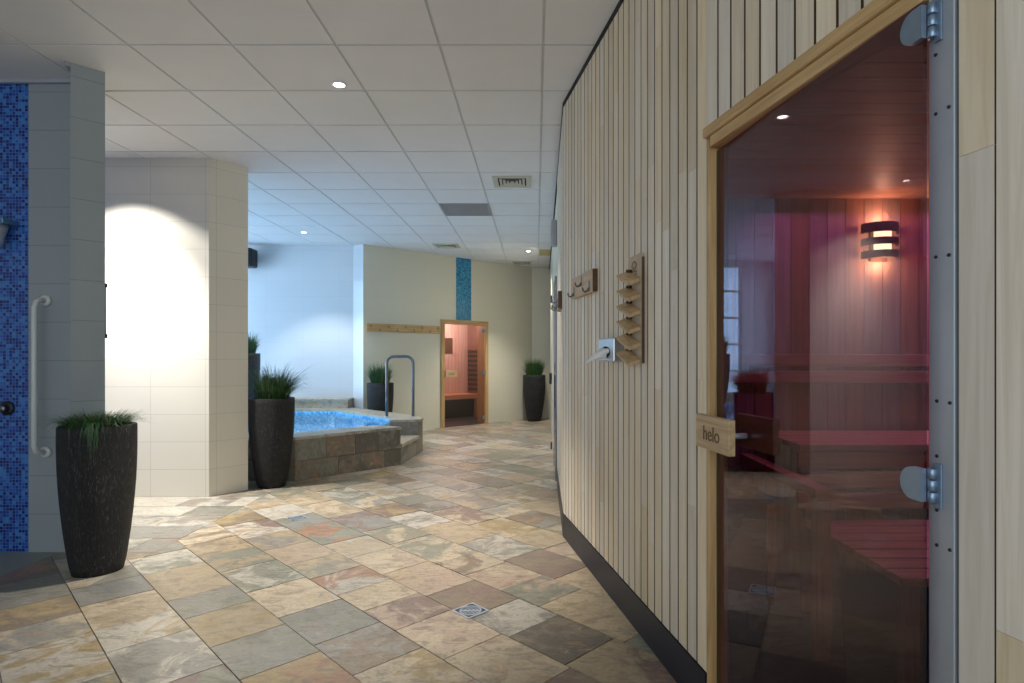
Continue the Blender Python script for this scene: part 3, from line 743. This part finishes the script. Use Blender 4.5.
def pot_parts(t, R0=.225, H=.865, B=.60):
    b = MB(); prof = []
    for k in range(17):
        u = k / 16; rr = R0 * (B + (1 - B) * math.sin(R(90) * min(1, u * 1.12)) ** .85) if u < .9 else R0
        prof.append((rr, u * H))
    prof[0] = (R0 * (B - .01), 0); prof += [(R0 - .004, H + .004), (R0 - .028, H + .004), (R0 - .032, H - .05), (.001, H - .05)]
    b.lathe(prof, seg=56, cap=False); b.bm.faces.new([v for v in b.bm.verts[:56]][::-1]); return b.build('pot', M['pot'], t)
t1 = thing('potted_grass', 'tall black ribbed planter with low trailing grass beside the shower partition', 'planter', (-2.615, 3.57, .001), group='black planters with grass')
pot_parts(t1, .197, .865, .66)
b = MB(); b.lathe([(.164, .80), (.162, .845), (.12, .872), (.001, .885)], seg=40, cap=False); b.build('moss', M['moss'], t1)
g = grass_mesh(1900, .150, .04, .135, .17, 3, 1.0, .0020); o = g.build('grass', M['grass'], t1, recalc=False); o.location = (0, 0, .862)
tr = MB(); L = tr.layer('tint'); r_ = random.Random(9)
for k in range(46):                                    # sprays hanging over the rim
    a = r_.uniform(R(-118), R(-15)) if k < 12 else r_.gauss(R(-62), .10); reach = r_.uniform(.015, .045); dn = r_.uniform(.03, .20)
    rad = Vector((math.cos(a), math.sin(a), 0)); side = Vector((-rad.y, rad.x, 0)) * .0022; col = (r_.uniform(.2, .8), 0, 0, 1); prev = None
    for s_ in range(8):
        u = s_ / 7; rr = .150 + (.056 + reach * .2) * min(1, u * 2.2); z = .872 + .03 * math.sin(min(1, u * 2.2) * math.pi) - dn * max(0, u - .4) ** 1.1 / .57
        p = rad * (rr + .004 * u) + Vector((0, 0, z)) + side * 3 * math.sin(u * 5 + k)
        cur = (tr.bm.verts.new(p - side * (1.1 - u)), tr.bm.verts.new(p + side * (1.1 - u)))
        if prev:
            f = tr.bm.faces.new([prev[0], prev[1], cur[1], cur[0]])
            for lp in f.loops: lp[L] = col
        prev = cur
tr.build('trailing_grass', M['grass'], t1, recalc=False)
t2 = thing('potted_grass', 'black planter with bushy upright grass at the edge of the white pillar', 'planter', (-2.60, 5.88, .001), group='black planters with grass')
pot_parts(t2, .212)
b = MB(); b.lathe([(.181, .80), (.180, .83), (.001, .84)], seg=40, cap=False); b.build('soil', M['soil'], t2)
o = grass_mesh(1700, .14, .20, .50, .30, 11, .75, .0030, (.737, .676, -.205)).build('grass', M['grass'], t2, recalc=False); o.location = (0, 0, .835)
tidy = grass_mesh(1300, .14, .20, .48, .125, 17, .6, .0032).build('grass', M['grass'], None, recalc=False)     # narrower tuft of the planters by the walls
for loc, rz, label, k in (((-4.38, 9.0, .452), 1.0, 'black planter with grass on the pool deck, mostly behind the pillar', 1.0),
                          ((-2.47, 9.48, .001), 2.1, 'black planter with grass behind the pool handrail under the hook rail', .98),
                          ((-.035, 11.78, .001), 3.0, 'black planter with grass in the far corner right of the small sauna door', 1.04)):
    d = dup(t2, loc, rz, label, k)
    for ch in [x for x in COL.objects if x.parent == d and x.name.startswith('grass')]: ch.data = tidy.data
bpy.data.objects.remove(tidy)

# ------------------------------------------------------------------ pool
OUT = [(-4.75, 6.12), (-3.02, 6.12), (-2.47, 6.12), (-1.59, 7.02), (-1.53, 8.05), (-2.0, 8.66), (-2.98, 9.64), (-5.6, 9.64), (-5.9, 8.9), (-5.9, 6.9)]
def inset(poly, d):
    n = len(poly); out = []; ar = sum(poly[i][0] * poly[(i + 1) % n][1] - poly[(i + 1) % n][0] * poly[i][1] for i in range(n)); sg = 1 if ar > 0 else -1
    for i in range(n):
        p0, p1, p2 = (Vector(poly[k % n]) for k in (i - 1, i, i + 1)); e0 = (p1 - p0).normalized(); e1 = (p2 - p1).normalized()
        n0 = Vector((-e0.y, e0.x)) * sg; n1 = Vector((-e1.y, e1.x)) * sg; bs = (n0 + n1).normalized(); out.append(tuple(p1 + bs * d / max(.3, bs.dot(n0))))
    return out
DK = .45
t = thing('whirlpool', 'raised pool clad in brown slate with blue water', 'pool', (0, 0, 0))
inn = inset(OUT, .36)
w = MB()                                              # cladding slabs along each outer side
rp = random.Random(4)
nP = len(OUT); SIDE = {}
for i in range(nP):
    a, c = Vector(OUT[i]), Vector(OUT[(i + 1) % nP]); L_ = (c - a).length; e = (c - a).normalized(); nrm = Vector((e.y, -e.x))
    z0, top = 0.0, DK - .035
    for row, (za, zb) in enumerate(((0, .20), (.20, DK - .03))):
        if i == 4 - 1 and False: continue
        s_ = 0.0 if row else -.0
        while s_ < L_ - .01:
            e_ = min(L_, s_ + rp.choice((.28, .34, .42, .50)) + (.0 if row else .06))
            if L_ - e_ < .1: e_ = L_
            zc = zb
            if i == 3 and zb > .25 and s_ < .80:       # entry step cut into this side
                e_ = min(e_, .80)
                if za >= .20: s_ = e_; continue
            dep = rp.uniform(.0, .006)
            p = [a + e * (s_ + .002) + nrm * dep, a + e * (e_ - .002) + nrm * dep, a + e * (e_ - .002) - nrm * .03, a + e * (s_ + .002) - nrm * .03]
            fs = w.prism([tuple(q) for q in p], za + .002, zc - .002); c1, c2 = rp.choice(['brown', 'grey', 'green', 'grey', 'dark', 'brown']), rp.choice(['brown', 'dark', 'grey', 'green'])
            w.paint(fs, c1=PAL[c1], c2=PAL[c2], rnd=(rp.random(), rp.random(), rp.random(), 1)); s_ = e_
w.build('stone_cladding', M['slate_clad'], t)
# coping: wide pale slabs, left out over the entry step
cp = MB(); ov = inset(OUT, -.018)
for i in range(nP):
    j = (i + 1) % nP
    n_ = max(1, int((Vector(OUT[j]) - Vector(OUT[i])).length / .55))
    for k in range(n_):
        u0, u1 = k / n_, (k + 1) / n_
        if i == 3: u0, u1 = (.80 / 1.03, 1.0) if k == 0 else (1, 1)
        if u1 - u0 < .01: continue
        lerp = lambda A, B, u: (A[0] + (B[0] - A[0]) * u, A[1] + (B[1] - A[1]) * u)
        q = [lerp(ov[i], ov[j], u0), lerp(ov[i], ov[j], u1), lerp(inn[i], inn[j], u1), lerp(inn[i], inn[j], u0)]
        fs = cp.prism(shrink(q, .002), DK - .03, DK); cp.paint(fs, c1=PAL['pale'], c2=PAL[rp.choice(['cream', 'pale', 'grey', 'pink'])], rnd=(rp.random(), rp.random(), rp.random(), 1))
cp.build('coping', M['slate_clad'], t)
i, j = 3, 4
lerp = lambda A, B, u: (A[0] + (B[0] - A[0]) * u, A[1] + (B[1] - A[1]) * u)
u1 = .80 / 1.03
stp = MB(); fs = stp.prism([lerp(ov[i], ov[j], .01), lerp(ov[i], ov[j], u1), lerp(inn[i], inn[j], u1), lerp(inn[i], inn[j], .01)], .205, .245); stp.paint(fs, c1=PAL['pale'], c2=PAL['cream'], rnd=(.2, .4, .6, 1)); stp.build('step', M['slate_clad'], t)
bs = MB(); ws = MB()
sw = [lerp(OUT[i], OUT[j], u1), lerp(OUT[i], OUT[j], u1 + .02), lerp(inn[i], inn[j], u1 + .02), lerp(inn[i], inn[j], u1)]; fs = ws.prism(sw, .245, DK - .03); ws.paint(fs, c1=PAL['blue'], c2=PAL['grey'], rnd=(.3, .2, .8, 1)); ws.build('step_side', M['slate_clad'], t); ws = MB()
sw = [lerp(OUT[i], OUT[j], -.02), lerp(OUT[i], OUT[j], .0), lerp(inn[i], inn[j], .0), lerp(inn[i], inn[j], -.02)]; fs = ws.prism(sw, .245, DK - .03); ws.paint(fs, c1=PAL['blue'], c2=PAL['grey'], rnd=(.3, .2, .8, 1)); ws.build('step_side', M['slate_clad'], t)
bs.ring(inset(OUT, .345), inn, .0, DK - .031); bs.prism(inset(OUT, .35), .004, .016)
bs.build('basin', M['mosaic_pool'], t, uv=True)
wt = MB(); wt.prism(inset(OUT, .362), .385, .395); wt.build('water', M['water'], t)
lg = MB(); fs = lg.box(-5.6, -2.99, 9.50, 9.74, DK + .001, .575, bev=0); lg.paint(fs, c1=PAL['pale'], c2=PAL['cream'], rnd=(.1, .7, .3, 1)); fs = lg.box(-5.6, -2.97, 9.48, 9.745, .575, .60); lg.paint(fs, c1=PAL['pale'], c2=PAL['pale'], rnd=(.5, .7, .3, 1)); lg.build('back_ledge', M['slate_clad'], t)
point('pool_fill_light', (-3.4, 8.4, .12), 8, (.75, .92, 1), .10); point('pool_fill_light', (-2.7, 7.4, .12), 6, (.75, .92, 1), .10)  # lights added inside the basin to brighten the water

t = thing('handrail', 'tall inverted U steel handrail standing on the pool edge', 'handrail', (-1.843, 8.1, DK + .002))
b = MB(); rr = .09; hw = .178; top = .82
pts = [(-hw, 0, 0), (-hw, 0, .4), (-hw, 0, top - rr)] + [(-hw + rr - rr * math.cos(R(a)), 0, top - rr + rr * math.sin(R(a))) for a in range(15, 91, 15)] + [(0, 0, top)] + [(hw - rr + rr * math.sin(R(a)), 0, top - rr + rr * math.cos(R(a))) for a in range(0, 91, 15)] + [(hw, 0, .4), (hw, 0, 0)]
b.tube(pts, .020, 16); b.build('tube', M['hook'], t)
for sx in (-hw, hw): b = MB(); b.lathe([(.042, 0), (.042, .006), (.024, .012)], (sx, 0, 0), 24); b.build('flange', M['steel'], t)

# ------------------------------------------------------------------ speaker by the pool
t = thing('speaker', 'small black loudspeaker high on the pool wall', 'speaker', (-4.60, 9.75, 2.84))
b = MB(); b.box(-.12, .12, -.34, -.10, -.15, .15, bev=.03); b.build('cabinet', M['black_plastic'], t)
b = MB(); b.box(-.09, .09, -.348, -.338, -.12, .12, bev=.004); b.build('grille', M['dark_iron'], t)
b = MB(); b.box(-.03, .03, -.12, 0, -.03, .03); b.build('bracket', M['black_plastic'], t)

# ------------------------------------------------------------------ far sauna door and the cabin behind it
d2 = rootat('door_2', Frame(*FF.at(cxm, 0, 0).xy, *FF.n.xy), 'small pine framed glass door of the far sauna'); hwD = (DL - DR) / 2
f = MB(); fw = .075
f.box(-hwD, hwD, -.13, .03, DZ - fw, DZ, bev=.006); f.build('frame_head', M['frame_wood_x'], d2)
for sx in (-1, 1):
    f = MB(); a, c = sorted((sx * hwD, sx * (hwD - fw))); f.box(a, c, -.22 if sx < 0 else -.13, .03, .0, DZ - fw, bev=.006); f.build('frame_jamb', M['frame_wood'], d2)
g = MB(); g.box(-hwD + fw + .012, hwD - fw - .006, -.010, -.002, .02, DZ - fw - .008); g.build('glass_panel', M['glass_clear'], d2)
for z in (.12, .96, 1.76):
    h = MB(); h.box(-hwD + fw - .02, -hwD + fw + .06, -.002, .022, z - .035, z + .035, bev=.004); h.build('hinge', M['hinge'], d2)
h = MB(); h.box(hwD - fw - .24, hwD - fw + .01, .045, .07, .90, 1.02, bev=.004); hh = h.build('handle', M['sign_wood'], d2)
label_text('helo', .075, M['engrave'], hh, Matrix.Translation((hwD - fw - .115, .0706, .957)) @ Matrix.Rotation(R(180), 4, 'Z') @ Matrix.Rotation(R(90), 4, 'X'))
h = MB(); h.box(hwD - fw - .06, hwD - fw - .03, -.002, .046, .945, .975); h.build('handle_post', M['steel'], hh)
# inside: corner bench, slotted heater panel on the right wall, small dark window panel at the back
t = thing('sauna_bench', 'pale wooden bench seen through the far sauna door', 'bench', FD.o, FD.rz)
for k in range(4):
    b = MB(); b.paint(b.box(CW + .03, 1.25, -CD + .02 + k * .125, -CD + .135 + k * .125, .46, .49, bev=.003), tint=(.8, .4, rng.random(), 1)); b.build('seat_board', M['sauna_wood_x'], t)
b = MB(); b.box(CW + .05, 1.2, -CD + .30, -CD + .32, .012, .45); b.build('underbench_shade', M['cabin_black'], t)  # dark board added to stand for the shade under the seat
b = MB(); b.paint(b.box(CW + .03, 1.25, -CD + .49, -CD + .515, .40, .46), tint=(.8, .4, .5, 1)); b.build('front_board', M['sauna_wood_x'], t)
for xx in (CW + .1, .2, 1.1): b = MB(); b.paint(b.box(xx, xx + .06, -CD + .42, -CD + .48, .012, .46), tint=(.3, .4, .5, 1)); b.build('leg', M['sauna_wood'], t)
t = thing('heater_panel', 'wooden panel with black slots on the right wall of the far sauna', 'heater', FD.at(CW + .012, -.98, 0), FD.rz - R(90))
b = MB(); b.paint(b.box(-.30, .32, 0, .03, .50, 1.50), tint=(.4, .5, .5, 1)); b.build('board', M['cabin_red'], t)
b = MB()
for k in range(9): b.box(-.27, .29, .03, .05, .55 + k * .10, .55 + k * .10 + .055)
b.build('slots', M['cabin_black'], t)
t = thing('wall_panel', 'small dark red framed panel high on the far sauna back wall', 'panel', FD.at(-.62, -CD + .012, 0), FD.rz)
b = MB(); b.paint(b.box(-.16, .16, 0, .025, 1.34, 1.66, bev=.006), tint=(.1, .9, .5, 1)); b.build('board', M['dark_brown'], t)
p_ = FD.at(-.35, -.75, 1.98); point('cabin_light', p_, 34, (1, .88, .86), .08)

# hook rail on the far wall
t = thing('hook_rail', 'long wooden hook rail on the far wall left of the small sauna door', 'hook rail', FF.o, FF.rz)
b = MB(); b.box(DL + .005, -.05, 0, .025, 1.675, 1.81, bev=.004); b.build('board', M['frame_wood_x'], t)
def hook(parent, x, z, y=.025, s=1.0, m=M['hook']):
    b = MB(); b.box(x - .008 * s, x + .008 * s, y, y + .005, z - .028 * s, z + .028 * s, bev=.0015)
    b.tube([(x, y + .003, z - .006 * s), (x, y + .010 * s, z - .022 * s), (x, y + .022 * s, z - .030 * s), (x, y + .034 * s, z - .024 * s), (x, y + .038 * s, z - .008 * s)], .005 * s, 8)
    b.build('hook', m, parent)
L0, L1 = DL + .005, -.05
for k in range(9): hook(t, L1 - .07 - k * (L1 - L0 - .14) / 8, 1.775 if k % 2 == 0 else 1.715, s=.8)

# ------------------------------------------------------------------ things on the slatted wall
def onwall(name, label, cat, fr, group=None): return thing(name, label, cat, fr.o, fr.rz, group)
def zB(px, py, fr=FB, off=0): x = fr.xof(px, off); return x, HC + (356 - py) * fr.at(x, off, 0).y / F
xa, _ = zB(571.5, 281, off=.03); xb, _ = zB(592.5, 272, off=.03)
t = onwall('hook_board', 'pine board with three hooks on the slats above the tissue box', 'hook board', FB, 'hook boards on the slatted walls')
b = MB(); b.box(xb, xa, .0, .03, 1.648, 1.78, bev=.003); b.build('board', M['sign_wood'], t)
b = MB(); b.box(xb - .002, xb - .0002, .0, .0295, 1.649, 1.779); b.build('dark_edge', M['dark_brown'], t)
for u, z in ((.10, 1.735 - .045), (.47, 1.735), (.82, 1.735 - .05)): hook(t, xa + (xb - xa) * u * 1.0 - .02, z, .03, 1.1)
# slipper/glasses rack: tilted little shelves on an upright board
xa, _ = zB(628, 300, off=.014); xb, _ = zB(641.5, 300, off=.014); xc = (xa + xb) / 2; hw_ = (xa - xb) / 2
t = onwall('glasses_rack', 'narrow upright wooden rack with six small tilted shelves', 'rack', FB)
RZ0, RZ1 = 1.248, 1.748
bp = [(-hw_, RZ0), (hw_, RZ0), (hw_, RZ1 - .02)] + [(hw_ - .02 + .02 * math.cos(R(a)), RZ1 - .02 + .02 * math.sin(R(a))) for a in (30, 60, 90)] + [(-hw_ + .02 - .02 * math.sin(R(a)), RZ1 - .02 + .02 * math.cos(R(a))) for a in (0, 30, 60, 90)]
b = MB(); b.prism([(x, z) for x, z in bp], -.014, 0, Matrix.Translation((xc, 0, 0)) @ Matrix.Rotation(R(90), 4, 'X')); b.build('board', plain('greyed_board', lin(188, 168, 138), .6), t)
b = MB()
b.box(xb - .003, xb - .0002, 0, .0135, RZ0, RZ1 - .02); b.build('dark_edge', M['dark_brown'], t)
for k, py in enumerate((277.5, 293.5, 309, 325, 341, 357)):
    z = HC + (356 - py) * FB.at(xc, .05, 0).y / F
    mm = Matrix.Translation((xc, .014, z + .010)) @ Matrix.Rotation(R(17), 4, 'Y').inverted() @ Matrix.Rotation(R(-22), 4, 'X')
    b = MB(); b.box(-hw_ * .98, hw_ * .98, 0.002, .062, -.010, .008, mm, bev=.002); so = b.build('shelf', M['sign_wood'], t)
    b = MB(); b.lathe([(.007, 0), (.007, .026)], seg=12, mat=Matrix.Translation((xc + hw_ * .45, .014, z + .036)) @ Matrix.Rotation(R(-90), 4, 'X')); b.build('peg', M['dark_brown'], t)
# pictogram: a broken ring with a pair of spectacles
ic = MB(); im = Matrix.Translation((xc + .004, .0142, 1.685)) @ Matrix.Rotation(R(90), 4, 'X')
def strip_arc(r0, r1, a0, a1, cx=0, cy=0): ic.prism(arc(cx, cy, r1, a0, a1, 16) + arc(cx, cy, r0, a1, a0, 16), -.0012, .0, im)
strip_arc(.031, .036, 20, 165); strip_arc(.031, .036, 200, 345)
strip_arc(.009, .0125, 0, 350, -.014, -.003); strip_arc(.009, .0125, 0, 350, .014, -.003)
ic.prism([(-.03, .012), (-.026, .015), (-.008, .006), (-.010, .003)], -.0012, 0, im)
ic.build('pictogram', M['engrave'], t)
# tissue dispenser
x1_, _ = zB(598.5, 350, off=.055); x0_, _ = zB(613.3, 350, off=.055)
t = onwall('tissue_dispenser', 'steel tissue box on the slats left of the narrow shelf rack', 'tissue box', FB)
b = MB(); zc0, zc1 = 1.252, 1.372
b.box(x0_, x1_, .0, .055, zc0, zc1, bev=.006); bo = b.build('box', M['satin'], t)
xm, zm = (x0_ + x1_) / 2, (zc0 + zc1) / 2 - .012
b = MB(); b.prism([(xm + .075 * math.cos(R(a)), zm + .030 * math.sin(R(a))) for a in range(0, 360, 15)], -.0565, -.0552, Matrix.Rotation(R(90), 4, 'X')); b.build('slot', M['black_gap'], t)
b = MB(); rt = random.Random(2); N = 14; rows = []
for k in range(7):                                     # crumpled tissue drawn out to a point
    u = k / 6; row = []
    for q in range(N):
        a = 2 * math.pi * q / N; fold = 1 + .35 * math.sin(3 * a + u * 3) * (1 - u)
        row.append(b.bm.verts.new((xm - .005 + (.058 * (1 - u) + .004) * math.cos(a) * fold + .015 * u, .053 + .105 * u + .01 * math.sin(2 * a) * (1 - u), zm + (.024 * (1 - u) ** .8 + .003) * math.sin(a) * fold - .055 * u ** 1.4)))
    rows.append(row)
for A, B in zip(rows, rows[1:]):
    for q in range(N): fq = b.bm.faces.new([A[q], A[(q + 1) % N], B[(q + 1) % N], B[q]]); fq.smooth = True
b.bm.faces.new(rows[-1]); b.build('tissue', M['tissue'], t)
# beyond the bend, seen along the wall
t = onwall('wall_light', 'slim grey bar fitting high on the slats past the bend', 'wall light', FC)
xl = 6.0 - BX; b = MB(); b.box(xl - .05, xl + .05, 0, .060, 2.38, 2.64, bev=.012); b.build('housing', M['grey_plastic'], t)
b = MB(); b.box(xl - .035, xl + .035, .060, .065, 2.40, 2.62, bev=.004); b.build('cover', plain('frosted_cover', lin(190, 190, 200), .4), t)
t = onwall('hook_board', 'hook board seen edge on past the bend of the slatted wall', 'hook board', FC, 'hook boards on the slatted walls')
b = MB(); b.box(.25, .60, 0, .03, 1.635, 1.77, bev=.003); b.build('board', M['sign_wood'], t)
for x, z in ((.31, 1.68), (.43, 1.73), (.54, 1.68)): hook(t, x, z, .03, 1.2)
b = MB(); b.box(.248, .2498, .0, .0295, 1.636, 1.769); b.build('dark_edge', M['dark_brown'], t)
d3 = rootat('door_3', FC, 'steel framed glass door seen edge on past the bend'); x0_, x1_ = 1.86, 2.76
f = MB(); f.box(x0_, x0_ + .03, -.01, .014, 0, 2.1); f.box(x1_ - .03, x1_, -.01, .014, 0, 2.1); f.box(x0_, x1_, -.01, .014, 2.07, 2.1); f.build('frame', M['hook'], d3)
g = MB(); g.box(x0_ + .03, x1_ - .03, .002, .010, .01, 2.07); g.build('glass_panel', M['glass_door'], d3)
h = MB(); h.box(x0_ + .08, x0_ + .30, .05, .075, .99, 1.10, bev=.003); h.build('handle', M['black_plastic'], d3)
for z in (.2, 1.0, 1.9): h = MB(); h.box(x1_ - .09, x1_ - .02, .035, .05, z, z + .08, bev=.003); h.build('hinge', M['dark_iron'], d3)

# ------------------------------------------------------------------ shower corner
t = thing('grab_bar', 'white upright grab bar on the grey tiled shower wall', 'grab bar', (-3.19, 3.895, 0))
b = MB(); b.tube([(0, -.006, 1.64), (0, -.05, 1.64), (0, -.078, 1.625), (0, -.092, 1.59), (0, -.092, 1.15), (0, -.092, .706), (0, -.078, .671), (0, -.05, .656), (0, -.006, .656)], .0165, 16); b.build('bar', M['white_plastic'], t)
for z in (1.64, .656): b = MB(); b.lathe([(.037, 0), (.037, .012), (.026, .02)], seg=28, mat=Matrix.Translation((0, 0, z)) @ Matrix.Rotation(R(90), 4, 'X')); b.build('flange', M['white_plastic'], t)
t = thing('rain_shower', 'flat topped metal shower head on the blue mosaic wall', 'shower head', (-3.455, 3.9, 0))
b = MB(); b.box(-.10, .085, -.12, 0, 2.12, 2.155, bev=.004); b.build('top_plate', plain('bluish_metal', lin(110, 150, 175), .3, .8), t)
b = MB(); b.lathe([(.030, 0), (.036, .05), (.048, .09), (.062, .135)], (0, -.065, 1.985), 30); b.build('bell', M['steel'], t)
t = thing('shower_control', 'round metal shower knob on the blue mosaic wall', 'knob', (-3.445, 3.9, .94))
b = MB(); mk = Matrix.Rotation(R(90), 4, 'X'); b.lathe([(.047, 0), (.047, .010), (.044, .014)], seg=30, mat=mk); b.build('plate', M['dark_iron'], t)
b = MB(); b.lathe([(.022, .014), (.024, .045), (.018, .052)], seg=24, mat=mk); b.build('dial', M['hook'], t)
t = thing('metal_strip', 'thin dark upright strip on the back edge of the grey partition', 'metal strip', (-2.771, 3.83, 1.57))
b = MB(); b.box(-.006, .010, -.012, .012, -.165, .165, bev=.002); b.build('plate', M['dark_iron'], t)
for z in (-.175, .150): b = MB(); b.box(-.006, .016, -.014, .014, z, z + .025); b.build('end_clip', M['dark_iron'], t)

# ------------------------------------------------------------------ floor drains
def drain(px, py, size, label):
    x, y = ground(px, py); t = thing('floor_drain', label, 'drain', (x, y, .0012), R(45), 'steel floor drains'); h = size / 2
    b = MB(); b.ring([(-h, -h), (h, -h), (h, h), (-h, h)], [(-h * .86, -h * .86), (h * .86, -h * .86), (h * .86, h * .86), (-h * .86, h * .86)], -.004, .003); b.build('rim', M['steel'], t)
    b = MB(); b.box(-h * .88, h * .88, -h * .88, h * .88, -.004, .0005); b.build('pan', plain('drain_pan', lin(92, 94, 104), .4, .7), t)
    b = MB(); b.ring(arc(0, 0, h * .82, 0, 350, 35), arc(0, 0, h * .74, 0, 350, 35), 0, .0028)
    for k in range(-3, 4):
        q = k * h * .2; L_ = math.sqrt(max(0, (h * .78) ** 2 - q * q)); b.box(-L_, L_, q - h * .035, q + h * .035, 0, .0022)
    b.box(-h * .07, h * .07, -h * .8, h * .8, 0, .003, Matrix.Rotation(R(45), 4, 'Z')); b.build('grate', M['steel'], t)
drain(470.5, 611, .135, 'square steel drain in the slate floor near the slatted wall')
drain(297, 518.5, .135, 'square steel drain in the slate floor before the pillar planter')
